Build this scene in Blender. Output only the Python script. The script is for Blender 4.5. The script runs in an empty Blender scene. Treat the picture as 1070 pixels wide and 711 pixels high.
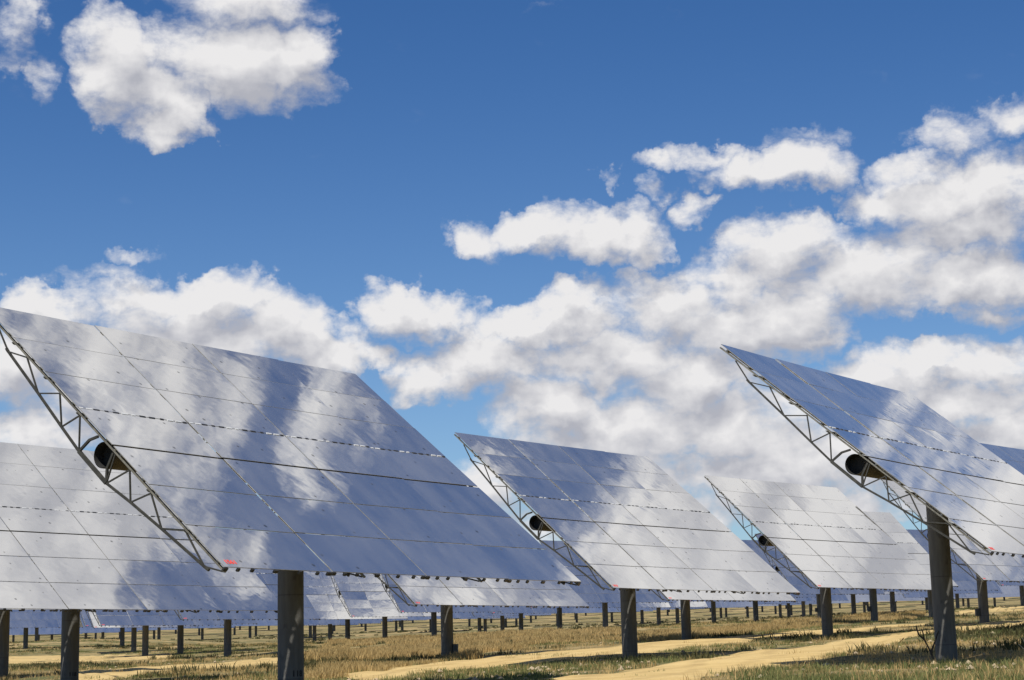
import bpy, math, random
import numpy as np
from mathutils import Matrix, Vector
random.seed(7)
rng = np.random.default_rng(11)
sc = bpy.context.scene
col = sc.collection
R = math.radians

# ---------------------------------------------------------------- camera
F_PX, PITCH, ROLL = 1826.65, 0.179786, -0.0240
cam_d = bpy.data.cameras.new('camera')
cam_d.sensor_width = 36; cam_d.lens = F_PX/1070*36
cam_d.clip_start = .5; cam_d.clip_end = 20000
cam = bpy.data.objects.new('camera', cam_d); col.objects.link(cam)
cf = Vector((0, math.cos(PITCH), math.sin(PITCH)))
cu0 = Vector((0, -math.sin(PITCH), math.cos(PITCH)))
cr = math.cos(ROLL)*Vector((1, 0, 0))+math.sin(ROLL)*cu0
cu = -math.sin(ROLL)*Vector((1, 0, 0))+math.cos(ROLL)*cu0
cam.matrix_world = Matrix((( cr.x, cu.x, -cf.x, 0), (cr.y, cu.y, -cf.y, 0), (cr.z, cu.z, -cf.z, 0), (0, 0, 0, 1)))
sc.camera = cam
sc.view_settings.view_transform = 'Standard'; sc.view_settings.look = 'None'
sc.view_settings.exposure = .32; sc.view_settings.gamma = 1
sc.render.resolution_x = 1024; sc.render.resolution_y = 680

# ---------------------------------------------------------------- node helper
class NT:
    def __init__(s, tree): s.t = tree
    def n(s, typ, **kw):
        x = s.t.nodes.new(typ)
        for k, v in kw.items(): setattr(x, k, v)
        return x
    def l(s, a, b): s.t.links.new(a, b)
    def _in(s, node, i, v):
        if v is None: return
        if hasattr(v, 'links') or isinstance(v, bpy.types.NodeSocket): s.l(v, node.inputs[i])
        else: node.inputs[i].default_value = v
    def m(s, op, a, b=None, c=None, clamp=False):
        x = s.n('ShaderNodeMath', operation=op, use_clamp=clamp)
        s._in(x, 0, a); s._in(x, 1, b); s._in(x, 2, c); return x.outputs[0]
    def vm(s, op, a, b=None):
        x = s.n('ShaderNodeVectorMath', operation=op); s._in(x, 0, a); s._in(x, 1, b)
        return x.outputs['Value'] if op in ('LENGTH', 'DOT_PRODUCT') else x.outputs[0]
    def noise(s, vec, scale, detail=4, rough=.5, lac=2.0, out=0, dist=0):
        x = s.n('ShaderNodeTexNoise'); x.noise_dimensions = '3D'
        if vec is not None: s.l(vec, x.inputs['Vector'])
        x.inputs['Scale'].default_value = scale; x.inputs['Detail'].default_value = detail
        x.inputs['Roughness'].default_value = rough; x.inputs['Lacunarity'].default_value = lac
        x.inputs['Distortion'].default_value = dist
        return x.outputs[out]
    def mr(s, v, a, b, c=0., d=1., smooth=False):
        x = s.n('ShaderNodeMapRange'); x.clamp = True
        if smooth: x.interpolation_type = 'SMOOTHSTEP'
        s.l(v, x.inputs[0])
        for i, q in enumerate((a, b, c, d)): s._in(x, i+1, q)
        return x.outputs[0]
    def mix(s, f, a, b, blend='MIX'):
        x = s.n('ShaderNodeMix', data_type='RGBA', blend_type=blend)
        s._in(x, 0, f); s._in(x, 6, a); s._in(x, 7, b); return x.outputs[2]
    def mapping(s, vec, loc=(0, 0, 0), rot=(0, 0, 0), scale=(1, 1, 1), typ='POINT'):
        x = s.n('ShaderNodeMapping', vector_type=typ); s.l(vec, x.inputs[0])
        x.inputs[1].default_value = loc; x.inputs[2].default_value = rot; x.inputs[3].default_value = scale
        return x.outputs[0]

# ---------------------------------------------------------------- sun + sky with cumulus
S = Vector((-.16, -.50, .87)).normalized()
SUN_EL = math.asin(S.z); SUN_ROT = math.atan2(S.x, S.y)
sd = bpy.data.lights.new('sun', 'SUN'); sd.energy = 4.3; sd.angle = R(.53); sd.color = (1, .95, .87)
so = bpy.data.objects.new('sun', sd); col.objects.link(so)
so.rotation_euler = (-S).to_track_quat('-Z', 'Y').to_euler(); so.location = (0, 0, 60)

def px2sky(x, y):
    d = cf+cr*((x-535)/F_PX)+cu*((355.5-y)/F_PX); d.normalize()
    return math.degrees(math.atan2(d.x, d.y)), math.degrees(math.asin(d.z))
K = math.degrees(1/F_PX)
# cumulus seen in the photograph: centre x, y, half width, half height, strength
PB = [(235,62,125,56,1),(165,98,84,54,1),(312,60,58,54,1),(178,128,60,32,1),(120,60,62,58,.9),(255,5,120,40,.8),
 (12,45,40,50,.55),(45,85,30,34,.45),(570,8,40,10,.2),
 (620,248,98,40,1),(560,246,72,26,.9),(662,244,56,42,1),(500,248,40,26,.75),
 (745,158,66,18,.68),(690,168,45,14,.6),(830,180,88,34,.95),(775,180,58,26,.85),(682,192,26,20,.5),(725,216,30,22,.6),(632,186,14,20,.5),
 (850,145,70,16,.5),(1000,140,60,30,.66),(1055,120,44,26,.66),(980,205,98,46,1),(1045,190,66,50,1),(1005,245,100,38,1),(915,215,46,34,.9),
 (820,265,98,44,1),(900,290,140,50,1),(760,292,66,44,1),(1005,292,100,40,1),(690,322,98,48,1),(600,332,80,34,1),(540,345,70,28,.95),
 (800,342,110,46,1),(640,372,130,46,1),(500,378,98,40,1),(440,388,48,34,.9),(720,392,110,50,1),(850,352,52,36,.9),
 (570,430,84,46,1),(650,452,110,56,1),(760,442,110,56,1),(760,505,140,40,1),(850,480,110,50,1),(640,500,120,40,1),
 (1045,325,50,20,.8),(955,384,90,34,.95),(1030,395,84,48,1),(905,402,66,36,1),(1000,430,110,40,1),(1060,455,70,40,1),
 (430,327,74,34,1),(472,332,42,30,1),(400,322,42,30,.9),
 (140,318,98,34,.95),(230,322,98,46,1),(292,340,70,42,1),(335,366,88,34,1),(60,332,66,30,.85),(22,322,40,30,.9),(200,352,140,50,1),
 (100,292,74,18,.6),(140,272,44,12,.52),(395,372,34,18,.7),(40,444,70,48,1),(10,385,70,50,1),(110,420,110,60,.9),(520,492,60,40,.8),(300,430,120,50,.9),(450,560,200,40,.7),(690,540,130,34,1),(860,530,110,34,1),(1000,500,110,40,.95),(600,470,70,40,1),(930,470,80,40,.95),(500,520,60,36,.8)]
BLOBS = [(*px2sky(x, y), rx*K*1.0, ry*K*1.02, 0, w) for x, y, rx, ry, w in PB]
# clouds higher up, met by the mirrors: azimuth, elevation, half sizes (degrees), rotation, strength
BLOBS += [(10,48,10,4.5,0,.95),(20,44,6,4,0,.95),(9,42,7,4,0,.8),(19,51,10,5,0,1),(13.5,41.5,5,3,0,.7),(13,37,4,2,0,.65),(16,47,8,4,0,.9),(25.5,30.2,3,2.6,0,.9),
 (21.2,42,4,2.4,0,.9),(17,37.5,3,1.6,0,.5),(24.4,37.8,1.4,2.8,.5,.5),
 (34,32,9,6.5,0,1.7),(40,36,10,9,0,1.5),(36,43.5,9,6,0,1.3),(20,50,6,4,0,1.2),(15,52,6,5,0,1.2),(29,33,4,3.5,0,.9),(33,41,7,5,0,1),(46,40,6,5,0,1),(28.5,17.5,6,3.4,0,1),(24,19.5,3.5,3,0,.9),(31,20,4,4,0,.9),
 (30,55,5,3,0,.7),(38,56,5,3,0,.8),(48,50,4,2.4,0,.6),(62,60,5,3,0,.8),(70,52,6,2.2,0,.8),(56,66,6,2,0,.7),(72,57,3,1.5,0,.7)]

def cumulus(name, detail, rough):
    g = bpy.data.node_groups.new(name, 'ShaderNodeTree')
    g.interface.new_socket('Vector', in_out='INPUT', socket_type='NodeSocketVector')
    g.interface.new_socket('Value', in_out='OUTPUT', socket_type='NodeSocketFloat')
    G = NT(g); gi = G.n('NodeGroupInput').outputs[0]; go = G.n('NodeGroupOutput')
    w1 = G.noise(gi, .45, 2, .5, out=1); w2 = G.noise(gi, 2.0, 3, .6, out=1)
    def disp(c, k):
        x = G.n('ShaderNodeVectorMath', operation='MULTIPLY'); G.l(G.vm('SUBTRACT', c, (.5, .5, .5)), x.inputs[0]); x.inputs[1].default_value = (k*1.3, k, 0); return x.outputs[0]
    pw = G.vm('ADD', G.vm('ADD', gi, disp(w1, 2.2)), disp(w2, .9))
    acc = None
    for a, e, rx, ry, rot, w in BLOBS:
        mp = G.mapping(pw, (a, e, 0), (0, 0, rot), (rx, ry, 1), 'TEXTURE')
        gr = G.n('ShaderNodeTexGradient', gradient_type='SPHERICAL'); G.l(mp, gr.inputs[0]); v = gr.outputs['Fac']
        v = G.m('POWER', v, .7)
        if w != 1: v = G.m('MULTIPLY', v, w)
        acc = v if acc is None else G.m('MAXIMUM', acc, v)
    fv = G.mapping(gi, scale=(.55, .92, 1)); fq = G.vm('ADD', fv, disp(w1, .5))
    f1 = G.noise(fq, .75, detail, rough)
    den = G.m('MULTIPLY_ADD', acc, 1.8, -.35)
    den = G.m('ADD', den, G.m('MULTIPLY', G.m('SUBTRACT', f1, .5), 2.9))
    den = G.m('SUBTRACT', den, G.mr(acc, .02, .28, .6, 0))
    G.l(den, go.inputs[0]); return g

g = cumulus('cumulus field', 11, .62); g_soft = cumulus('cumulus field soft', 3, .5)
w = bpy.data.worlds.new('World'); sc.world = w; w.use_nodes = True
wt = w.node_tree; wt.nodes.clear(); N = NT(wt)
sky = N.n('ShaderNodeTexSky', sky_type='NISHITA'); sky.sun_disc = False
sky.sun_elevation = SUN_EL; sky.sun_rotation = SUN_ROT; sky.altitude = 50
sky.air_density = 1.0; sky.dust_density = .6; sky.ozone_density = 2.0
geo = N.n('ShaderNodeTexCoord').outputs['Generated']
sep = N.n('ShaderNodeSeparateXYZ'); N.l(geo, sep.inputs[0]); dx, dy, dz = sep.outputs
azd = N.m('MULTIPLY', N.m('ARCTAN2', dx, dy), 57.29578); eld = N.m('MULTIPLY', N.m('ARCSINE', dz), 57.29578)
cmb = N.n('ShaderNodeCombineXYZ'); N.l(azd, cmb.inputs[0]); N.l(eld, cmb.inputs[1]); uv = cmb.outputs[0]
def field(v, g):
    x = N.n('ShaderNodeGroup'); x.node_tree = g; N.l(v, x.inputs[0]); return x.outputs[0]
d0 = field(uv, g)
s0 = field(uv, g_soft)
s1 = field(N.vm('ADD', uv, (-.3, 1.0, 0)), g_soft)
# scattered clouds elsewhere on the dome (never in view from the photograph's side)
den_h = N.m('ADD', N.m('MAXIMUM', dz, 0), .12)
pl = N.n('ShaderNodeCombineXYZ'); N.l(N.m('DIVIDE', dx, den_h), pl.inputs[0]); N.l(N.m('DIVIDE', dy, den_h), pl.inputs[1])
gen = N.noise(pl.outputs[0], 1.5, 8, .55)
gd = N.m('MULTIPLY', N.m('SUBTRACT', gen, .56), 6.0)
out_az = N.m('MAXIMUM', N.mr(azd, 78, 86), N.mr(azd, -22, -30))
out_el = N.mr(eld, 68, 76)
outm = N.m('MAXIMUM', out_az, out_el)
dens = N.m('ADD', d0, N.m('MULTIPLY', N.m('SUBTRACT', gd, d0), outm))
alpha = N.mr(dens, -.25, .95, smooth=True)
veil = N.m('MULTIPLY', N.mr(s0, -.5, .2, 0, .5, smooth=True), N.mr(N.noise(N.mapping(uv, scale=(.5, 1.1, 1)), .9, 8, .68, dist=.6), .46, .72))
alpha = N.m('MAXIMUM', alpha, veil)
lit = N.m('MULTIPLY_ADD', N.m('SUBTRACT', s0, s1), .70, .47)
lit = N.m('ADD', lit, N.m('MULTIPLY', N.m('SUBTRACT', d0, s0), .38))
lit = N.m('SUBTRACT', lit, N.mr(s0, .5, 2.4, 0, .12), clamp=True)
ccol = N.mix(lit, (4.4, 4.5, 5.05, 1), (8.3, 8.2, 8.25, 1))
tint = N.mix(N.mr(eld, 0, 24, smooth=True), (.74, .90, 1.08, 1), (.32, .60, .94, 1))
tint = N.mix(N.mr(eld, 24, 38, smooth=True), tint, (.42, .65, .97, 1))
skyc = N.mix(1.0, sky.outputs[0], tint, 'MULTIPLY')
fin = N.mix(alpha, skyc, ccol)
bg = N.n('ShaderNodeBackground'); N.l(fin, bg.inputs[0]); bg.inputs[1].default_value = .08
wo = N.n('ShaderNodeOutputWorld'); N.l(bg.outputs[0], wo.inputs[0])
w.cycles.sampling_method = 'MANUAL'; w.cycles.sample_map_resolution = 512

# ---------------------------------------------------------------- materials
def mat(name):
    m = bpy.data.materials.new(name); m.use_nodes = True; t = NT(m.node_tree)
    return m, t, m.node_tree.nodes['Principled BSDF']
def wpos(t): return t.n('ShaderNodeNewGeometry').outputs['Position']
def opos(t): return t.n('ShaderNodeTexCoord').outputs['Object']
def bump(t, b, h, strength, dist):
    x = t.n('ShaderNodeBump'); x.inputs['Strength'].default_value = strength; x.inputs['Distance'].default_value = dist
    t.l(h, x.inputs['Height']); t.l(x.outputs[0], b.inputs['Normal'])

def metal_mat(name, c1, c2, rough, metallic=.6, scale=6):
    m, t, b = mat(name); o = opos(t)
    f = t.mr(t.noise(o, scale, 6, .6), .35, .68)
    t.l(t.mix(f, (*c1, 1), (*c2, 1)), b.inputs['Base Color'])
    b.inputs['Roughness'].default_value = rough; b.inputs['Metallic'].default_value = metallic
    bump(t, b, t.noise(o, scale*6, 3), .15, .01)
    return m
M_galv = metal_mat('weathered galvanised steel', (.11, .105, .085), (.22, .21, .17), .6, .1)
M_truss = metal_mat('grey truss steel', (.022, .022, .018), (.05, .048, .038), .7, 0)
M_pale = metal_mat('clip with painted highlight', (.5, .5, .48), (.62, .62, .6), .5, .1)  # light colour paints the white highlights along the clipped row seam
M_clip = metal_mat('dark clip steel', (.02, .02, .02), (.05, .05, .05), .5, .3)
M_tube = metal_mat('torque tube steel', (.075, .062, .042), (.13, .11, .08), .75, 0)
M_box = metal_mat('dark enclosure paint', (.03, .032, .032), (.055, .055, .055), .5, 0)
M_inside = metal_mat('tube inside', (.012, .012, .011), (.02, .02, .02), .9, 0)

# mirror glass with a film of dust
M_mirror, t, b = mat('dusty silvered glass'); o = opos(t)
info = t.n('ShaderNodeObjectInfo').outputs['Random']
b.inputs['Metallic'].default_value = 1; b.inputs['Base Color'].default_value = (.80, .80, .79, 1); b.inputs['Roughness'].default_value = .018
wv_ = t.vm('ADD', o, None); ci = t.n('ShaderNodeCombineXYZ'); t.l(t.m('MULTIPLY', info, 60), ci.inputs[2]); t.l(ci.outputs[0], wv_.node.inputs[1])
bp = t.n('ShaderNodeBump'); bp.inputs['Strength'].default_value = .35; bp.inputs['Distance'].default_value = .004
t.l(t.noise(wv_, 1.3, 2), bp.inputs['Height']); t.l(bp.outputs[0], b.inputs['Normal'])
df = t.n('ShaderNodeBsdfDiffuse')
sm = t.mapping(wv_, scale=(1, .45, 1))
dust = t.mr(t.noise(sm, 1.1, 7, .6), .3, .75, .09, .22)
sp = t.n('ShaderNodeTexVoronoi', feature='F1'); t.l(wv_, sp.inputs['Vector']); sp.inputs['Scale'].default_value = 2.6
sps = t.mr(t.m('SUBTRACT', sp.outputs['Distance'], t.m('MULTIPLY', t.noise(wv_, 3, 1), .12)), .02, .10, 1, 0)
gate = t.mr(sp.outputs['Color'], .45, .5); 
spot = t.m('MULTIPLY', sps, gate)
t.l(t.mix(spot, (.47, .46, .44, 1), (.05, .05, .05, 1)), df.inputs['Color'])
fac = t.m('MAXIMUM', dust, t.m('MULTIPLY', spot, .6))
fac = t.m('ADD', fac, t.m('MULTIPLY', t.m('SUBTRACT', info, .5), .05), clamp=True)
ms = t.n('ShaderNodeMixShader'); t.l(fac, ms.inputs[0]); t.l(b.outputs[0], ms.inputs[1]); t.l(df.outputs[0], ms.inputs[2])
t.l(ms.outputs[0], M_mirror.node_tree.nodes['Material Output'].inputs[0])
M_edge = metal_mat('glass edge and facet frame', (.20, .195, .17), (.34, .33, .29), .5, .1)

# pole: weathered dark grey
M_pole, t, b = mat('weathered grey pole'); o = opos(t)
st = t.mapping(o, scale=(5, 5, .8)); c = t.mix(t.mr(t.noise(st, 1, 7, .62), .32, .7), (.09, .088, .08, 1), (.16, .155, .14, 1))
sz = t.n('ShaderNodeSeparateXYZ'); t.l(o, sz.inputs[0])
ring = t.m('ABSOLUTE', t.m('SUBTRACT', t.m('FRACT', t.m('MULTIPLY', sz.outputs[2], .52)), .5))
c = t.mix(t.mr(ring, 0, .012, .55, 0), c, (.03, .03, .03, 1))
dirt = t.m('MULTIPLY', t.mr(sz.outputs[2], 0, .9, 1, 0), t.mr(t.noise(o, 5, 5), .4, .6))
c = t.mix(dirt, c, (.24, .19, .12, 1)); blot = t.mr(t.noise(t.mapping(o, scale=(2, 2, 1.2)), 1.2, 4, .6), .6, .68)
c = t.mix(t.m('MULTIPLY', blot, .5), c, (.04, .04, .04, 1))
t.l(c, b.inputs['Base Color']); b.inputs['Roughness'].default_value = .8; bump(t, b, t.noise(o, 14, 5), .3, .02)
M_red, t, b = mat('red marking paint'); b.inputs['Base Color'].default_value = (.75, .06, .04, 1); b.inputs['Roughness'].default_value = .7
M_blk, t, b = mat('black stencil paint'); b.inputs['Base Color'].default_value = (.008, .008, .008, 1); b.inputs['Roughness'].default_value = .7

# ---------------------------------------------------------------- ground
NEAR = {  # mirror centres found from the photograph: x, y, z, azimuth, elevation of the mirror normal
 'A': (-5.006, 40.938, 4.871, 55.99, 49.97), 'C': (4.558, 68.553, 5.379, 51.13, 49.39),
 'B': (-15.023, 60.224, 4.914, 52.65, 49.42),
 'F': (-3.27, 87.122, 5.550, 50.10, 49.36), 'H': (10.70, 110.267, 6.303, 46.22, 47.86), 'G': (28.85, 108.414, 7.113, 45.94, 44.77),
 'D': (17.284, 97.502, 6.367, 46.38, 47.61), 'E': (12.436, 50.397, 5.308, 54.12, 50.19)}
HUB = 5.62
def horizon(x): return 355.5+F_PX*math.tan(PITCH)+(x-535)*math.tan(ROLL)
def ray(x, y):
    d = cf+cr*((x-535)/F_PX)+cu*((355.5-y)/F_PX); return d/d.y
POLES = [  # photo x, base y, distance
 (1.5, 707.7, 82), (914, 651, 146), (237.8, 687.5, 142),
 (857, 645.2, 196), (188.4, 685, 172), (453.7, 667, 192), (363.3, 672.4, 216), (402.3, 670, 208), (151.7, 685.5, 168), (139.7, 682, 205), (127.6, 678.8, 238), (26.7, 673.5, 232),
 (345, 673.5, 255), (328.7, 671.5, 292), (585.2, 662.3, 208), (632.8, 656, 190), (544.8, 662.6, 240), (501.2, 663.6, 285), (525.2, 663.6, 262), (507.2, 663, 318),
 (688.6, 654, 262), (708.2, 653.8, 288), (671.3, 653.8, 330), (746.2, 652.6, 226), (790.2, 650.8, 204), (815.7, 646.8, 345), (824.5, 646.6, 312), (840, 645, 288),
 (892.5, 643, 232), (933.5, 641.7, 218), (974, 650, 190), (1001, 637, 292), (1069, 633, 236), (969, 638.7, 330), (414, 657, 420), (420.3, 659, 395), (161, 665.6, 430), (166, 670, 330), (38.2, 668, 300), (324.3, 668, 330), (639.5, 648.8, 420), (753.6, 647.6, 420)]
pts = []
for k, (x, y, z, az, el) in NEAR.items(): pts.append((x, y, z-HUB, 6))
for x, b_, d in POLES:
    if b_: r_ = ray(x, b_)*d; pts.append((r_.x, r_.y, r_.z, 3 if d < 160 else 1))
pts += [(0, 0, -1.6, 2), (-250, 350, 2.0, .6), (250, 350, 9.5, .6), (0, 700, 13.5, 2), (-300, 700, 10, 1), (300, 700, 16, 1)]
pts = np.array(pts)
def basis(x, y):
    x = np.asarray(x)/100.; y = np.asarray(y)/100.
    return np.stack([np.ones_like(x+y), x+0*y, y+0*x, x*y, y*y, x*x], -1)
Wt = pts[:, 3]; cof = np.linalg.lstsq(basis(pts[:, 0], pts[:, 1])*Wt[:, None], pts[:, 2]*Wt, rcond=None)[0]
def hbase(x, y):
    x0 = np.asarray(x, float); y0 = np.asarray(y, float)
    x = np.clip(np.asarray(x, float), -350, 350); y = np.clip(np.asarray(y, float), -60, 650)
    far = np.clip((np.hypot(x0, np.maximum(y0, 0))-430)/100, 0, 7)
    return basis(x, y)@cof+.95*far**1.7+hlocal(x0, y0)
RES = pts[:, 2]-(basis(pts[:, 0], pts[:, 1])@cof)
def hlocal(x, y):
    x = np.asarray(x, float)[..., None]; y = np.asarray(y, float)[..., None]
    wgt = np.exp(-((x-pts[:, 0])**2+((y-pts[:, 1])*.8)**2)/(2*12.**2))*(pts[:, 1] < 330)*(pts[:, 1] > 5)
    return (wgt*RES).sum(-1)/(wgt.sum(-1)+.25)
def hmicro(x, y):
    x = np.asarray(x, float); y = np.asarray(y, float)
    return .05*np.sin(x*.31+1.3*np.sin(y*.17))+.04*np.sin(y*.43+x*.12+1)+.03*np.sin(x*1.1+y*.7)+.02*np.sin(y*1.9-x*.4)
def hgt(x, y): return hbase(x, y)+hmicro(x, y)

def mesh_obj(name, V, Fc, mats, parent=None, matidx=None, smooth=False):
    me = bpy.data.meshes.new(name); me.from_pydata([tuple(v) for v in V], [], [tuple(f) for f in Fc])
    for m in mats: me.materials.append(m)
    if matidx is not None: me.polygons.foreach_set('material_index', matidx)
    if smooth: me.polygons.foreach_set('use_smooth', [True]*len(me.polygons))
    me.update(); o = bpy.data.objects.new(name, me); col.objects.link(o)
    if parent: o.parent = parent
    return o

xs = np.concatenate([np.linspace(-6000, -700, 12), np.linspace(-600, -100, 40)[:-1], np.arange(-100, 100, 1.0), np.linspace(100, 600, 40), np.linspace(700, 6000, 12)])
ys = np.concatenate([np.linspace(-6000, -300, 10), np.linspace(-200, 20, 25)[:-1], np.arange(20, 170, 1.0), np.linspace(170, 700, 110), np.linspace(900, 9000, 14)])
XX, YY = np.meshgrid(xs, ys); ZZ = hgt(XX, YY)
V = np.stack([XX, YY, ZZ], -1).reshape(-1, 3); nx, ny = len(xs), len(ys)
ii = np.arange((ny-1)*(nx-1)); r0 = ii//(nx-1)*nx+ii % (nx-1)
Fc = np.stack([r0, r0+1, r0+nx+1, r0+nx], -1)

def ground_mat():
    m, t, b = mat('dry soil with stubble'); p = wpos(t)
    pm = t.mapping(p, rot=(0, 0, R(-22)), scale=(.35, 1, 1))
    big = t.noise(pm, .09, 5, .6); mid = t.noise(pm, .5, 6, .65); fine = t.noise(p, 3.5, 5, .7)
    c = t.mix(t.mr(mid, .38, .62), (.36, .26, .12, 1), (.50, .37, .175, 1))
    c = t.mix(t.mr(big, .43, .5), c, (.25, .19, .08, 1))
    c = t.mix(t.m('MULTIPLY', t.mr(mid, .48, .56), t.mr(big, .38, .46)), c, (.10, .11, .04, 1))
    c = t.mix(t.mr(fine, .35, .75, 0, .6), c, (.14, .11, .065, 1))
    c = t.mix(t.mr(t.noise(p, 2.2, 2), .70, .76, 0, .4), c, (.45, .36, .22, 1))
    t.l(c, b.inputs['Base Color']); b.inputs['Roughness'].default_value = .95; b.inputs['Specular IOR Level'].default_value = .1
    bump(t, b, fine, .8, .08); return m
M_ground = ground_mat()
gr = mesh_obj('ground', V, Fc, [M_ground], smooth=True); gr['kind'] = 'structure'

def road_mat():
    m, t, b = mat('compacted yellow sand'); p = wpos(t)
    pm = t.mapping(p, rot=(0, 0, R(-22)), scale=(.25, 1, 1))
    c = t.mix(t.mr(t.noise(pm, .9, 6, .6), .35, .65), (.46, .325, .13, 1), (.56, .41, .18, 1))
    c = t.mix(t.mr(t.noise(p, 5, 4, .7), .5, .8, 0, .5), c, (.38, .27, .14, 1))
    at = t.n('ShaderNodeAttribute', attribute_name='across'); a_ = t.m('ADD', at.outputs['Fac'], t.m('MULTIPLY', t.m('SUBTRACT', t.noise(p, .35, 3), .5), .25))
    rut = t.m('MAXIMUM', t.mr(t.m('ABSOLUTE', t.m('SUBTRACT', a_, .3)), .03, .09, 1, 0), t.mr(t.m('ABSOLUTE', t.m('SUBTRACT', a_, .68)), .03, .09, 1, 0))
    rn = t.mr(t.noise(t.mapping(p, rot=(0, 0, R(-22)), scale=(.5, 2, 1)), 1.5, 5), .4, .6)
    c = t.mix(t.m('MULTIPLY', t.m('MULTIPLY', rut, rn), .55), c, (.30, .205, .085, 1))
    edge = t.mr(t.m('ABSOLUTE', t.m('SUBTRACT', a_, .5)), .36, .5); c = t.mix(t.m('MULTIPLY', edge, t.mr(t.noise(p, 1.4, 6, .7), .42, .56)), c, (.26, .20, .085, 1))
    t.l(c, b.inputs['Base Color']); b.inputs['Roughness'].default_value = .95; b.inputs['Specular IOR Level'].default_value = .1
    bump(t, b, t.m('SUBTRACT', t.noise(p, 4, 5, .6), t.m('MULTIPLY', rut, .5)), .7, .08); return m
M_road = road_mat()
def on_ground(x, y):
    lo, hi = 20., 700.
    r_ = ray(x, y)
    f = lambda s: r_.z*s-float(hbase(r_.x*s, s))
    s = 25.
    while s < 600 and f(s) > 0: s += .5
    return (r_.x*s, s)
def track(name, label, upper, lower, sub=60):
    """ribbon between two edges, draped on the ground"""
    U = np.array([on_ground(*q) for q in upper]); L = np.array([on_ground(*q) for q in lower])
    def res(P):
        d = np.r_[0, np.cumsum(np.hypot(*np.diff(P, axis=0).T))]; s = np.linspace(0, d[-1], sub)
        return np.stack([np.interp(s, d, P[:, 0]), np.interp(s, d, P[:, 1])], -1)
    U, L = res(U), res(L); wob = lambda k: .35*np.sin(np.arange(sub)*.9+k)+.25*np.sin(np.arange(sub)*2.3+k*2)
    U[:, 1] += wob(1); L[:, 1] += wob(2)
    nj = 8; V = []; Fc = []
    for i in range(sub):
        for j in range(nj):
            q = U[i]*(1-j/(nj-1))+L[i]*j/(nj-1); V.append((q[0], q[1], float(hgt(*q))+.05-(.04 if j in (0, nj-1) else 0)))
    for i in range(sub-1):
        for j in range(nj-1): a = i*nj+j; Fc.append((a, a+1, a+nj+1, a+nj))
    o = mesh_obj(name, V, Fc, [M_road], smooth=True)
    at = o.data.attributes.new('across', 'FLOAT', 'POINT'); at.data.foreach_set('value', [j/(nj-1) for i in range(sub) for j in range(nj)])
    o['kind'] = 'structure'; return np.vstack([U, L[::-1]])
tracks = [
 track('dirt_track', '', [(560,716),(640,705),(710,695),(791,681),(912,666),(962,659.5),(1003,656),(1085,646)], [(700,722),(760,706),(850,692),(885,685),(925,674),(966,665),(1003,663),(1085,655)]),
 track('dirt_track', '', [(345,708),(427,696),(542,684.5),(646,676),(720,669),(804,662.7),(858,659.3),(966,652)], [(380,712),(494,698.5),(595,691),(649,686.5),(720,677.8),(811,667.5),(860,663),(966,654.5)]),
 track('dirt_track', '', [(60,706),(87,701),(168,696),(269,690.5),(300,688)], [(70,718),(120,712),(160,705),(209,700.6),(300,695)]),
 track('dirt_track', '', [(-15,686.5),(60,685),(128,684.5),(180,684)], [(-15,695),(60,694),(134,692.5),(180,688)]),
 track('dirt_track', '', [(1003,639),(1040,636),(1085,633)], [(1003,642),(1040,640),(1085,637.5)]),
]
def inpoly(P, x, y):
    c = np.zeros(np.shape(x), bool); n = len(P)
    for i in range(n):
        x1, y1 = P[i]; x2, y2 = P[(i+1) % n]
        if y1 == y2: continue
        hit = ((y1 > y) != (y2 > y)) & (x < (x2-x1)*(y-y1)/(y2-y1)+x1); c ^= hit
    return c

# ---------------------------------------------------------------- heliostat meshes (shared by every copy)
class MB:
    def __init__(s): s.V = []; s.F = []; s.M = []; s.sm = []
    def add(s, V, F, mi=0, sm=False):
        b = len(s.V); s.V += [tuple(v) for v in V]; s.F += [tuple(i+b for i in f) for f in F]; s.M += [mi]*len(F); s.sm += [sm]*len(F)
    def box(s, c, d, mi=0, rot=None):
        c = Vector(c); V = []
        for i in range(8):
            v = Vector(((i & 1)-.5, (i >> 1 & 1)-.5, (i >> 2 & 1)-.5)); v = Vector((v.x*d[0], v.y*d[1], v.z*d[2]))
            V.append(c+(rot@v if rot else v))
        s.add(V, [(0,2,3,1),(4,5,7,6),(0,1,5,4),(2,6,7,3),(0,4,6,2),(1,3,7,5)], mi)
    def bar(s, a, b, w, h=None, mi=0):
        a, b = Vector(a), Vector(b); d = b-a; q = d.to_track_quat('Z', 'X').to_matrix(); s.box((a+b)/2, (w, h or w, d.length), mi, q)
    def tube(s, a, b, r, r2=None, n=24, mi=0, caps=True):
        a, b = Vector(a), Vector(b); r2 = r if r2 is None else r2; q = (b-a).to_track_quat('Z', 'Y').to_matrix(); V = []
        for p, rr in ((a, r), (b, r2)):
            for i in range(n): t_ = 2*math.pi*i/n; V.append(p+q@Vector((rr*math.cos(t_), rr*math.sin(t_), 0)))
        s.add(V, [(i, (i+1) % n, n+(i+1) % n, n+i) for i in range(n)], mi, True)
        if caps: s.add(V[:n][::-1], [tuple(range(n))], mi); s.add(V[n:], [tuple(range(n))], mi)
    def mesh(s, name, mats):
        me = bpy.data.meshes.new(name); me.from_pydata(s.V, [], s.F)
        for m in mats: me.materials.append(m)
        me.polygons.foreach_set('material_index', s.M); me.polygons.foreach_set('use_smooth', s.sm); me.update(); return me

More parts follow.
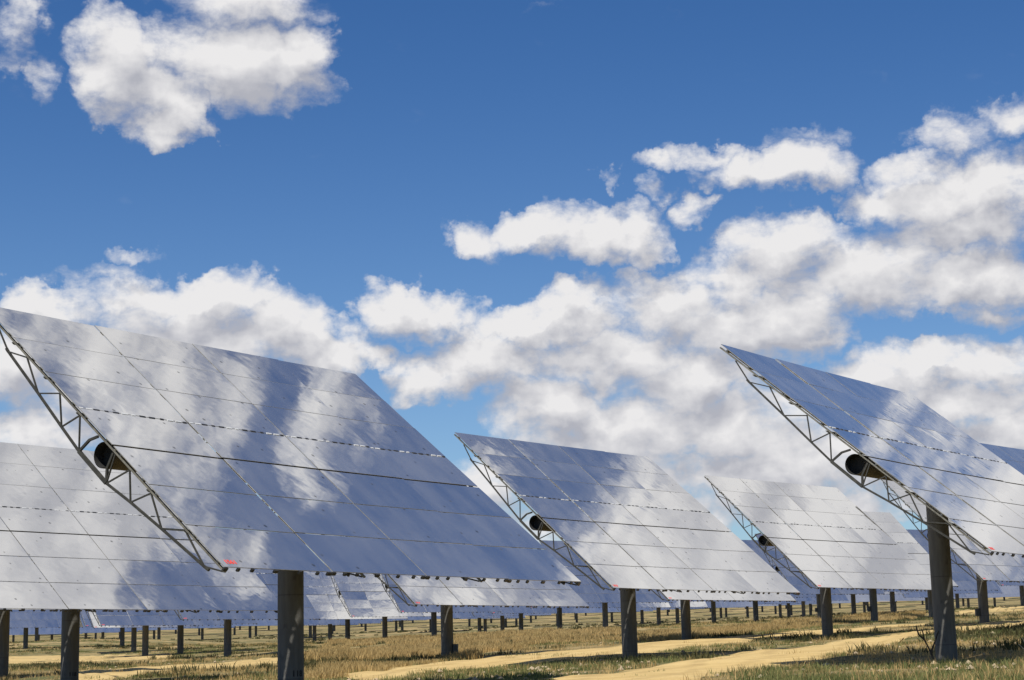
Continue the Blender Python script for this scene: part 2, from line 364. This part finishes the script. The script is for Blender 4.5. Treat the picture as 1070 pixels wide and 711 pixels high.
W_, H_ = 12.84, 9.45
FW = (W_-2*.022-.03)/4; FH = (H_-5*.02-.055)/7
colx = []; x = -W_/2
for i in range(4): colx.append(x+FW/2); x += FW+(.03 if i == 1 else .022)
rowy = []; y = H_/2; GAPS = []
for j in range(7):
    rowy.append(y-FH/2); gsz = .055 if j == 3 else .02; GAPS.append(y-FH-gsz/2); y -= FH+gsz
def facet_mesh(kind):
    b = MB(); w, h = FW/2, FH/2
    b.box((0, 0, -.008), (FW, FH, .014), 1)
    b.add([(-w+.004, -h+.004, 0), (w-.004, -h+.004, 0), (w-.004, h-.004, 0), (-w+.004, h-.004, 0)], [(0, 1, 2, 3)], 0)
    for sy in (-.42, .42): b.box((0, sy, -.055), (FW-.1, .05, .078), 1)
    for sx in (-1.36, -.45, .45, 1.36): b.box((sx, 0, -.058), (.04, .78, .06), 1)
    if kind == 'plain':
        for sx in (-1.3, .1, 1.25): b.box((sx, -h-.004, -.02), (.05, .03, .03), 2)
    if kind == 'clipped':
        for i, sx in enumerate((-1.52, -1.3, -1.1, -.82, -.55, -.3, -.05, .22, .5, .8, 1.05, 1.3, 1.5)): b.box((sx, -h-.012, -.008), (.17 if i % 3 else .1, .04, .04), 2+(i*7 % 5 in (0, 2)))  # pale pieces carry painted highlights, alternating with dark clips
    if kind == 'hooked':
        for i, sx in enumerate((-1.56, -1.2, -.80, -.12, .6, 1.15, 1.5)): b.box((sx, -h-.016, -.045), (.075 if i % 3 else .12, .04, .07), 2)
    return b.mesh('mirror_facet', [M_mirror, M_edge, M_clip, M_pale])
ME_facets = {k: facet_mesh(k) for k in ('plain', 'clipped', 'hooked')}
ROWKIND = ['plain', 'plain', 'clipped', 'plain', 'plain', 'plain', 'hooked']
POFF = .42                       # the pole stands this far behind the tube
UT, NTUBE = -.42, -.40           # torque tube axis in the mirror frame
LOW = [(3.4, -.36), (1.98, -.50), (.9, -.62), (.12, -.70), (-.98, -.72), (-1.8, -.60), (-2.85, -.48), (-4.25, -.34)]
UP = [(4.1, -.12), (2.8, -.12), (1.42, -.12), (.6, -.12), (-.8, -.12), (-1.35, -.12), (-2.15, -.12), (-3.4, -.12), (-4.7, -.12)]
def truss_mesh():
    b = MB(); P = lambda q: (0, q[0], q[1])
    b.bar((0, 4.72, -.085), (0, -4.76, -.085), .035, .06, 1)
    for a, c in zip(LOW[:-1], LOW[1:]):
        b.bar(P(a), P(c), .046)
    b.bar(P(LOW[3]), P(LOW[4]), .07)
    L = LOW; U = UP
    for a, c in ((L[0], U[0]), (L[0], U[1]), (U[1], L[1]), (L[1], U[2]), (U[2], L[2]), (L[2], U[3]), (U[3], L[3]),
                 (L[4], U[4]), (L[4], U[5]), (U[5], L[5]), (L[5], U[6]), (U[6], L[6]), (L[6], U[7]), (U[7], L[7]), (L[7], U[8])):
        b.bar(P(a), P(c), .03)
    b.bar((0, .12, -.70), (0, .02, -.34), .05); b.bar((0, .02, -.34), (0, -.14, -.14), .05)     # saddle round the tube
    b.bar((0, -.98, -.72), (0, -.80, -.48), .05); b.bar((0, -.80, -.48), (0, -.74, -.14), .05)
    b.bar((0, -4.25, -.34), (0, -4.4, -.32), .05); b.bar((0, 3.4, -.36), (0, 3.5, -.34), .05)
    return b.mesh('truss', [M_truss, M_galv])
ME_truss = truss_mesh()
def tube_mesh():
    b = MB(); x0 = W_/2-.16; n = 36
    b.tube((-x0, UT, NTUBE), (x0, UT, NTUBE), .275, n=n, caps=False)
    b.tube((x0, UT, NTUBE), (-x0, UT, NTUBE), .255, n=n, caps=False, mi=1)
    for sx in (-1, 1):
        V = []
        for rr in (.275, .262):
            for i in range(n): a = 2*math.pi*i/n; V.append((sx*x0, UT+rr*math.cos(a), NTUBE+rr*math.sin(a)))
        b.add(V, [(i, (i+1) % n, n+(i+1) % n, n+i) for i in range(n)], 1)
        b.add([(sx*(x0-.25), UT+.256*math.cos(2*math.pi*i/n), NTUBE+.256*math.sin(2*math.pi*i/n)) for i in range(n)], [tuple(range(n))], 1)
    return b.mesh('torque_tube', [M_tube, M_inside])
ME_tube = tube_mesh()
def purlin_mesh():
    b = MB(); b.bar((-W_/2+.05, 0, -.135), (W_/2-.05, 0, -.135), .03, .05); b.box((0, 0, -.14), (W_-.1, .09, .012)); return b.mesh('purlin', [M_galv])
ME_purlin = purlin_mesh()
def brace_mesh():
    b = MB()
    for xa, xb in ((-W_/2+.1, -3.2), (3.2, W_/2-.1)):
        for u, n_ in ((LOW[2][0], LOW[2][1]), (LOW[6][0], LOW[6][1])):
            pass
        b.bar((xa, LOW[6][0], LOW[6][1]), (xb, UP[7][0], UP[7][1]), .03); b.bar((xa, UP[1][0], -.12), (xb, LOW[1][0], LOW[1][1]), .03)
    return b.mesh('cross_brace', [M_truss])
ME_brace = brace_mesh()
def pole_mesh():
    b = MB(); n = 40
    zs = [(-1.2, .305), (5.18, .302)]
    b.tube((0, 0, -1.2), (0, 0, 5.12), .304, .302, n=n)
    b.tube((0, 0, 5.121), (0, 0, 5.2), .35, n=n)
    return b.mesh('pole', [M_pole])
ME_pole = pole_mesh()
def drive_mesh():
    b = MB()
    b.tube((0, 0, 5.2), (0, 0, 5.34), .31, n=32); b.box((0, -.06, 5.45), (.56, .62, .3)); b.tube((-.4, -POFF, 5.62), (.4, -POFF, 5.62), .34, n=32); b.box((0, -.25, 5.56), (.4, .5, .36))
    b.box((.3, .38, 5.3), (.2, .32, .22)); b.tube((.3, .5, 5.3), (.3, .78, 5.3), .075, n=14)
    return b.mesh('drive_unit', [M_tube])
ME_drive = drive_mesh()
def cbox_mesh():
    b = MB(); b.box((0, 0, 0), (.26, .2, .42)); b.box((0, -.105, 0), (.22, .012, .38)); b.box((0, 0, .22), (.3, .26, .02)); b.tube((0, 0, -.21), (0, 0, -.7), .02, n=8)
    return b.mesh('control_box', [M_box])
ME_cbox = cbox_mesh()

def text_mesh(s, size, m, name, bend=None):
    c = bpy.data.curves.new(name, 'FONT'); c.body = s; c.size = size; c.extrude = .0015; c.align_x = 'CENTER'; c.align_y = 'CENTER'; c.offset = size*.02
    o = bpy.data.objects.new(name, c); col.objects.link(o); dg = bpy.context.evaluated_depsgraph_get()
    me = bpy.data.meshes.new_from_object(o.evaluated_get(dg)); col.objects.unlink(o); bpy.data.objects.remove(o)
    me.name = name; me.materials.clear(); me.materials.append(m)
    if bend:
        for v in me.vertices:
            a = v.co.x/bend; d = bend+.003+v.co.z; v.co = (d*math.sin(a), -d*math.cos(a), v.co.y)
    return me
ME_red = text_mesh('1561', .17, M_red, 'painted_number')
ME_blk = text_mesh('118', .19, M_blk, 'stencilled_number', .304)
smb = MB()
for i in range(4): smb.box((i*.07, 0, .003), (.022, .11, .002), 0); smb.box((i*.07+.03, .03 if i % 2 else -.03, .003), (.035, .022, .002), 0)
ME_redfar = smb.mesh('painted_mark', [M_red])

SV = S; TOWER = Vector((289., 27., 97.))
def normal_for(c):
    t_ = (TOWER-c).normalized(); n = (SV+t_).normalized(); return math.atan2(n.x, -n.y), math.asin(n.z)
count = 0
def link(name, me, parent, M=None):
    o = bpy.data.objects.new(name, me); col.objects.link(o); o.parent = parent
    if M is not None: o.matrix_local = M
    return o
def heliostat(base, az, el, label, group=None, detail=2, box=None, number=None, red=False, hubz=None):
    """base: foot of the pole"""
    root = bpy.data.objects.new('heliostat', None); col.objects.link(root); root.empty_display_size = .5
    root.location = base; root.rotation_euler = (0, 0, az)
    root['label'] = label; root['category'] = 'heliostat'
    if group: root['group'] = group
    th = math.pi/2-el
    T = Matrix.Translation((0, -POFF, HUB)) @ Matrix.Rotation(th, 4, 'X') @ Matrix.Translation((0, -UT, -NTUBE))
    link('pole', ME_pole, root); link('drive_unit', ME_drive, root)
    link('torque_tube', ME_tube, root, T)
    for sx in ((-W_/2+.06, -W_/6, W_/6, W_/2-.06) if detail > 1 else (-W_/2+.06, W_/2-.06)):
        link('truss', ME_truss, root, T@Matrix.Translation((sx, 0, 0)))
    if detail > 1:
        link('cross_brace', ME_brace, root, T)
        for gy in GAPS[:3]+GAPS[4:6]: link('purlin', ME_purlin, root, T@Matrix.Translation((0, gy, 0)))
    foc = 2*330.
    for i, cx in enumerate(colx):
        for j, ry in enumerate(rowy):
            M = T@Matrix.Translation((cx, ry, 0))@Matrix.Rotation(-cx/foc+random.gauss(0, .0015), 4, 'Y')@Matrix.Rotation(ry/foc+random.gauss(0, .0015), 4, 'X')
            f = link('mirror_facet', ME_facets[ROWKIND[j]], root, M)
            if i == 0 and j == 6 and red:
                if red == 2: link('painted_number', ME_red, f, Matrix.Translation((-FW/2+.3, -FH/2+.16, .003)))
                else: link('painted_mark', ME_redfar, f, Matrix.Translation((-FW/2+.12, -FH/2+.12, .001)))
    if box:
        o = link('control_box', ME_cbox, root, Matrix.Rotation(box-az, 4, 'Z')@Matrix.Translation((0, -.42, 1.15)))
    if number: link('stencilled_number', ME_blk, root, Matrix.Rotation(number-az, 4, 'Z')@Matrix.Translation((0, 0, 1.08)))
    return root

placed = []
def near(k, label, **kw):
    x, y, z, az, el = NEAR[k]; az, el = R(az), R(el)
    n = Vector((math.sin(az)*math.cos(el), -math.cos(az)*math.cos(el), math.sin(el)))
    u = Vector((-math.sin(az)*math.sin(el), math.cos(az)*math.sin(el), math.cos(el)))
    hub = Vector((x, y, z))+u*UT+n*NTUBE+POFF*Vector((-math.sin(az), math.cos(az), 0))
    placed.append((hub.x, hub.y)); return heliostat((hub.x, hub.y, hub.z-HUB), az, el, label, **kw)
GRP = 'heliostats standing in rows across the field'
near('A', 'largest heliostat in the left foreground, its thick pole cut by the bottom of the photo', group=GRP, red=2, number=R(38))
near('E', 'large heliostat at the right edge, truss and open tube overhanging its tall thick pole', group=GRP, red=1)
near('C', 'central heliostat, blue upper left and white lower mirrors, pole beside the dirt track', group=GRP, red=1)
near('D', 'wholly white reflecting heliostat between the central one and the tall pole at right', group=GRP, red=1)
near('B', 'partly cropped heliostat at the left edge, seen behind the foreground mirror truss', group=GRP, red=1, number=R(35))
near('F', 'heliostat with only a bright white strip showing, a control box on its pole', group=GRP, red=1, box=R(75))
near('H', 'heliostat showing a thin white strip under the central mirror, pole in dry grass', group=GRP, red=1)
near('G', 'pale grey heliostat just right of the tall thick pole, below the large right mirror', group=GRP, red=1, box=R(-80))
LBL = {
 1.5: 'heliostat whose half cropped pole stands at the extreme left edge, low blue mirror behind',
 914: 'heliostat with a bright white strip showing behind and below the wholly white mirror',
 237.8: 'heliostat whose pole stands on open sand between the two foreground poles at left',
 857: 'heliostat whose thin pole peeks out at the left of the white mirror\'s pole',
 188.4: 'heliostat with a short pole on sand midway between the left edge pole and foreground pole',
 453.7: 'heliostat whose pole stands just left of the pole with the control box',
 363.3: 'distant heliostat with a short pole second to the right of the foreground pole',
 402.3: 'distant heliostat, short pole midway between the foreground pole and the control box pole',
 151.7: 'distant heliostat with the rightmost and longest of three short poles close together at left',
 139.7: 'distant heliostat with the middle one of three short poles close together at left',
 127.6: 'distant heliostat with the leftmost and shortest of three short poles close together at left',
 26.7: 'distant heliostat with a very short pole between the two poles at the left edge',
 345: 'far heliostat with a small pole, right one of the group beside the foreground pole',
 328.7: 'far heliostat with a tiny pole right behind the right side of the foreground pole',
 585.2: 'distant heliostat with a lone short pole left of the central pole above the tan grass',
 632.8: 'distant heliostat with a short pole close at the left of the central pole',
 544.8: 'distant heliostat with a short pole above the tan grass, left of the lone one',
 501.2: 'far heliostat with the left pole of a tiny pair right of the control box pole',
 525.2: 'far heliostat with a small pole standing right of the tiny pair beyond the tan grass',
 507.2: 'far heliostat with the right pole of a tiny pair right of the control box pole',
 688.6: 'distant heliostat with the left of two small poles right of the central pole',
 708.2: 'distant heliostat with a small pole touching the left side of the pole in dry grass',
 671.3: 'far heliostat with a tiny pole directly right of the central pole',
 746.2: 'distant heliostat with a dark pole, first right of the pole in dry grass',
 790.2: 'distant heliostat with the stoutest dark pole halfway along to the white mirror\'s pole',
 815.7: 'far heliostat, left one of two tiny poles close together left of the white mirror',
 824.5: 'far heliostat, right one of two tiny poles close together left of the white mirror',
 840: 'far heliostat with a small pole just left of the white mirror\'s pole',
 892.5: 'distant heliostat with a dark pole against blue mirrors right of the white mirror\'s pole',
 933.5: 'distant heliostat with a dark pole left of the tall thick pole, against blue mirrors',
 974: 'heliostat whose pole is half hidden behind the left side of the tall thick pole',
 1001: 'far heliostat with a small pole immediately right of the tall thick pole',
 1069: 'distant heliostat with its pole cut by the right edge of the photo',
 969: 'far heliostat with a tiny pole left of the tall thick pole',
 414: 'very far heliostat, left tiny pole of a faint pair right of the foreground pole',
 420.3: 'very far heliostat, right tiny pole of a faint pair right of the foreground pole',
 161: 'very far heliostat with a tiny pole behind the three short poles at left',
 166: 'far heliostat with a tiny pole just right behind the three short poles at left',
 38.2: 'far heliostat with a tiny pole right of the very short pole at the left edge',
 324.3: 'far heliostat with a tiny pole touching the right edge of the foreground pole',
 639.5: 'very far heliostat with a tiny pole just before the left side of the central pole',
 753.6: 'very far heliostat with a tiny pole above the dry grass at right'}
jb = (26.2, 84., float(hbase(26.2, 84.))-.25); az_, el_ = normal_for(Vector(jb)+Vector((0, 0, HUB))); placed.append(jb[:2])
heliostat(jb, az_, el_, 'dark blue heliostat of which only a top corner shows behind the right mirror', group=GRP, red=1)
for x, b_, d in POLES:
    r_ = ray(x, b_ or 700)*d
    zb = float(hbase(r_.x, r_.y))
    base = Vector((r_.x, r_.y, zb)); az, el = normal_for(base+Vector((0, 0, HUB)))
    bx = {914: R(-80), 857: R(-80), 501.2: R(80)}.get(x)
    placed.append((base.x, base.y))
    heliostat(base, az, el, LBL[x], GRP, detail=2 if d < 160 else 1, box=bx, red=1 if d < 260 else False)
# rows far back, poles hidden or a pixel wide
ME_farm = None
def far_mesh():
    b = MB(); b.add(*[[tuple(v.co) for v in ME_pole.vertices], [tuple(p.vertices) for p in ME_pole.polygons]], 0)
    return b
def add_mesh(b, me, M, mi):
    b.add([M@v.co for v in me.vertices], [tuple(p.vertices) for p in me.polygons], mi)
nfar = 0
for k in range(17):
    yy = 172+k*27.5
    for q in range(-14, 15):
        xx = q*27+(k % 2)*13.5+yy*.06+random.uniform(-1.5, 1.5); y2 = yy+q*6.5+random.uniform(-2, 2)
        if y2 < 165 or y2 > 640 or abs(xx/y2) > .335: continue
        if min(math.hypot(xx-a, y2-b) for a, b in placed) < 17.5: continue
        # keep the open views between the surveyed poles
        if y2 < 320: continue
        placed.append((xx, y2)); nfar += 1
        base = Vector((xx, y2, float(hbase(xx, y2)))); az, el = normal_for(base+Vector((0, 0, HUB)))
        root = bpy.data.objects.new('heliostat', None); col.objects.link(root); root.location = base; root.rotation_euler = (0, 0, az)
        root['label'] = 'heliostat lost in the far blue rows of mirrors, its pole a dark speck or hidden'; root['category'] = 'heliostat'; root['group'] = 'heliostats of the far blue rows'
        T = Matrix.Translation((0, -POFF, HUB)) @ Matrix.Rotation(math.pi/2-el, 4, 'X') @ Matrix.Translation((0, -UT, -NTUBE))
        link('pole', ME_pole, root)
        if ME_farm is None:
            b = MB()
            for cx in colx:
                for ry in rowy: add_mesh(b, ME_facets['plain'], Matrix.Translation((cx, ry, 0)), 0)
            idx = [p.material_index for p in ME_facets['plain'].polygons]*28; b.M = idx
            ME_farm = b.mesh('mirror_panel', [M_mirror, M_edge, M_clip, M_pale])
        link('mirror_panel', ME_farm, root, T@Matrix.Rotation(random.gauss(0, .006), 4, 'Y')@Matrix.Rotation(random.gauss(0, .006), 4, 'X')); link('torque_tube', ME_tube, root, T)
print('far heliostats', nfar)

# ---------------------------------------------------------------- vegetation and stones
def leaf_mat(name, c1, c2, trans=.25):
    m, t, b = mat(name); p = wpos(t)
    f = t.mr(t.noise(p, .35, 4, .6), .35, .65); f2 = t.mr(t.noise(p, 9, 2), .3, .7)
    c = t.mix(f, (*c1, 1), (*c2, 1)); c = t.mix(t.m('MULTIPLY', f2, .4), c, (c1[0]*.55, c1[1]*.55, c1[2]*.5, 1))
    t.l(c, b.inputs['Base Color']); b.inputs['Roughness'].default_value = .8; b.inputs['Specular IOR Level'].default_value = .15
    tr = t.n('ShaderNodeBsdfTranslucent'); t.l(c, tr.inputs[0]); ms = t.n('ShaderNodeMixShader'); ms.inputs[0].default_value = trans
    t.l(b.outputs[0], ms.inputs[1]); t.l(tr.outputs[0], ms.inputs[2]); t.l(ms.outputs[0], m.node_tree.nodes['Material Output'].inputs[0]); return m
M_dry = leaf_mat('dry tan grass', (.55, .39, .17), (.40, .29, .12)); M_grn = leaf_mat('dull green weeds', (.14, .165, .055), (.25, .24, .09)); M_drk = leaf_mat('dark low scrub', (.07, .075, .03), (.12, .105, .045))
def vnoise(x, y, s, seed):
    r_ = np.random.default_rng(seed); tab = r_.random((257, 257)); x = x/s+1000.3; y = y/s+1000.7
    xi = np.floor(x).astype(int); yi = np.floor(y).astype(int); fx = x-xi; fy = y-yi; fx = fx*fx*(3-2*fx); fy = fy*fy*(3-2*fy)
    T_ = lambda a, b: tab[a % 257, b % 257]
    return (T_(xi, yi)*(1-fx)+T_(xi+1, yi)*fx)*(1-fy)+(T_(xi, yi+1)*(1-fx)+T_(xi+1, yi+1)*fx)*fy
def fb(x, y, s, seed): return .55*vnoise(x, y, s, seed)+.3*vnoise(x, y, s/2.3, seed+1)+.15*vnoise(x, y, s/5, seed+2)
def tufts(name, label, cat, px, py, hh, spread, nb, m, wd=.012):
    n = len(px); X = np.repeat(px, nb); Y = np.repeat(py, nb); Hh = np.repeat(hh, nb); k = n*nb
    a = rng.random(k)*2*np.pi; rr = np.sqrt(rng.random(k))*spread; bx = X+rr*np.cos(a); by = Y+rr*np.sin(a)
    bz = hgt(bx, by)-.03; h = Hh*(.45+.7*rng.random(k)); la = rng.random(k)*2*np.pi; le = h*(.1+.5*rng.random(k))
    wa = rng.random(k)*np.pi; w_ = wd*(.7+1.2*rng.random(k))*(1+Y/120)
    V = np.empty((k, 5, 3)); dx_, dy_ = np.cos(wa)*w_, np.sin(wa)*w_
    V[:, 0] = np.stack([bx-dx_, by-dy_, bz], -1); V[:, 1] = np.stack([bx+dx_, by+dy_, bz], -1)
    mx, my = bx+np.cos(la)*le*.35, by+np.sin(la)*le*.35
    V[:, 2] = np.stack([mx-dx_*.8, my-dy_*.8, bz+h*.6], -1); V[:, 3] = np.stack([mx+dx_*.8, my+dy_*.8, bz+h*.6], -1)
    V[:, 4] = np.stack([bx+np.cos(la)*le, by+np.sin(la)*le, bz+h], -1)
    me = bpy.data.meshes.new(name); me.vertices.add(k*5); me.vertices.foreach_set('co', V.reshape(-1))
    o_ = np.arange(k)[:, None]*5; lp = np.concatenate([o_+0, o_+1, o_+3, o_+2, o_+2, o_+3, o_+4], 1).reshape(-1)
    me.loops.add(len(lp)); me.loops.foreach_set('vertex_index', lp)
    me.polygons.add(k*2); st = np.arange(k)[:, None]*7+np.array([[0, 4]]); me.polygons.foreach_set('loop_start', st.reshape(-1))
    me.materials.append(m); me.update(calc_edges=True); me.validate()
    o = bpy.data.objects.new(name, me); col.objects.link(o); o['kind'] = 'stuff'; o['label'] = label; o['category'] = cat; return o
def free(x, y, grow=0):
    k = np.ones(len(x), bool)
    for P in tracks: k &= ~inpoly(P, x, y)
    return k
def world_poly(px): return np.array([on_ground(*q) for q in px])
def scatter(n, y0, y1):
    y = y0+(y1-y0)*rng.random(n)**1.25; x = (rng.random(n)*2-1)*(.335*y+2); return x, y
# band of tall dry grass
BANDS = [world_poly([(300,694),(345,673),(420,668),(520,664),(640,659),(660,660),(650,668),(560,676),(480,686),(400,690)]),
         world_poly([(640,671),(690,660),(780,655),(850,650),(900,643),(965,641),(965,646),(900,652),(850,656),(760,664),(690,671)]),
         world_poly([(320,712),(345,700),(380,695),(420,694),(500,687),(500,691),(420,699),(380,708)])]
x, y = scatter(90000, 45, 260); inb = np.zeros(len(x), bool)
for P in BANDS: inb |= inpoly(P, x, y)
fbn = fb(x, y, 9, 5); k = inb & free(x, y) & (fbn > .3); x1, y1 = x[k][:9000], y[k][:9000]
tufts('dry_grass', 'tall tan dry grass growing in bands between the poles', 'grass', x1, y1, .16+.5*vnoise(x1, y1, 4, 9)**1.5, .35, 26, M_dry, .007)
nearg = world_poly([(330,716),(372,701),(520,694),(640,690),(780,686),(720,693),(640,703),(560,716)]); nearg2 = world_poly([(740,722),(800,704),(850,694),(1090,690),(1090,722)])
x, y = scatter(52000, 33, 300); f_ = fb(x, y*2.2, 14, 21); k = (free(x, y) | (rng.random(len(x)) < .03)) & (f_ > .5) & ~((inpoly(nearg, x, y) | inpoly(nearg2, x, y)) & (rng.random(len(x)) < .6)); x2, y2 = x[k][:18000], y[k][:18000]
tufts('straw_grass', 'sparse straw coloured grass scattered over the dry soil', 'grass', x2, y2, .06+.26*rng.random(len(x2))**2, .35, 14, M_dry, .005)
x, y = scatter(90000, 33, 300); f_ = fb(x, y*2.0, 11, 33)
ing = inpoly(nearg, x, y) | inpoly(nearg2, x, y)
k = (free(x, y) | (rng.random(len(x)) < .03)) & ((f_ > .56) | (ing & (f_ > .33))); x3, y3 = x[k][:26000], y[k][:26000]
tufts('green_weeds', 'low dull green weeds covering the verge of the dirt tracks', 'weeds', x3, y3, .04+.2*rng.random(len(x3))**2, .36, 18, M_grn, .0055)
x, y = scatter(60000, 55, 420); f_ = fb(x, y*1.6, 8, 51); k = free(x, y) & (f_ > .64); x4, y4 = x[k][:6000], y[k][:6000]
tufts('dark_scrub', 'dark low scrub in clumps between the rows of poles', 'scrub', x4, y4, .12+.35*rng.random(len(x4))**2, .4, 20, M_drk, .010)
# dead branch leaning by the tall right pole, and a few dry stalks
def stick(base, pts_, r0, name, label, cat, m):
    b = MB()
    for chain in pts_:
        for i in range(len(chain)-1):
            ra = r0*(1-.6*i/len(chain)); rb = r0*(1-.6*(i+1)/len(chain)); b.tube(chain[i], chain[i+1], ra, rb, n=7)
    o = bpy.data.objects.new(name, b.mesh(name, [m])); col.objects.link(o); o.location = base; o['label'] = label; o['category'] = cat
M_wood = metal_mat('dead dark wood', (.035, .028, .02), (.08, .06, .04), .9, 0); M_stalk = metal_mat('pale dry stalk', (.45, .38, .25), (.6, .52, .36), .9, 0)
gx, gy = 11.72, 50.2
stick((gx, gy, float(hgt(gx, gy))-.05), [[(0, 0, 0), (-.10, .02, .35), (-.26, .03, .72), (-.30, .05, 1.0)], [(-.10, .02, .35), (.02, .06, .6), (.16, .05, .95)], [(-.26, .03, .72), (-.42, .0, .86), (-.48, -.02, 1.1)]], .03, 'dead_branch', 'dark dead branch leaning beside the foot of the tall right pole', 'branch', M_wood)
gx, gy = 14.2, 49.6
stick((gx, gy, float(hgt(gx, gy))-.05), [[(0, 0, 0), (-.05, 0, .3), (-.14, .02, .62)], [(.04, 0, 0), (.05, .02, .35), (.02, .02, .7)], [(.02, 0, 0), (.14, 0, .3), (.2, .02, .5)], [(0, 0, .1), (-.12, 0, .3), (-.26, 0, .44)]], .014, 'dry_weed', 'pale dry branching weed standing right of the tall right pole', 'weed', M_stalk)
# stones
M_st, t, b = mat('pale limestone'); t.l(t.mix(t.noise(wpos(t), 8, 4), (.30, .22, .13, 1), (.50, .40, .26, 1)), b.inputs['Base Color']); b.inputs['Roughness'].default_value = .9
x, y = scatter(5200, 40, 120); sp1 = world_poly([(850,700),(880,686),(1000,666),(1085,660),(1085,705),(930,716)]); sp2 = world_poly([(480,716),(520,696),(640,692),(660,700),(620,716)])
k = free(x, y) & ((inpoly(sp1, x, y) & (rng.random(len(x)) < .5)) | inpoly(sp2, x, y) | (rng.random(len(x)) < .2)); x, y = x[k], y[k]
mb = MB(); zz = hgt(x, y)
for i in range(len(x)):
    r_ = .03+.085*random.random()**3; c = Vector((x[i], y[i], zz[i]+r_*.35)); V = []
    for (a, b_, c_) in ((1,0,0),(-1,0,0),(0,1,0),(0,-1,0),(0,0,1),(0,0,-1)):
        V.append(c+Vector((a*r_*random.uniform(.8, 1.5), b_*r_*random.uniform(.7, 1.3), c_*r_*random.uniform(.5, 1)))+Vector((random.uniform(-.3, .3)*r_, 0, 0)))
    mb.add(V, [(0,2,4),(2,1,4),(1,3,4),(3,0,4),(2,0,5),(1,2,5),(3,1,5),(0,3,5)])
o = bpy.data.objects.new('gravel_stones', mb.mesh('gravel_stones', [M_st])); col.objects.link(o); o['kind'] = 'stuff'; o['label'] = 'small pale stones strewn over the soil near the poles'; o['category'] = 'stones'
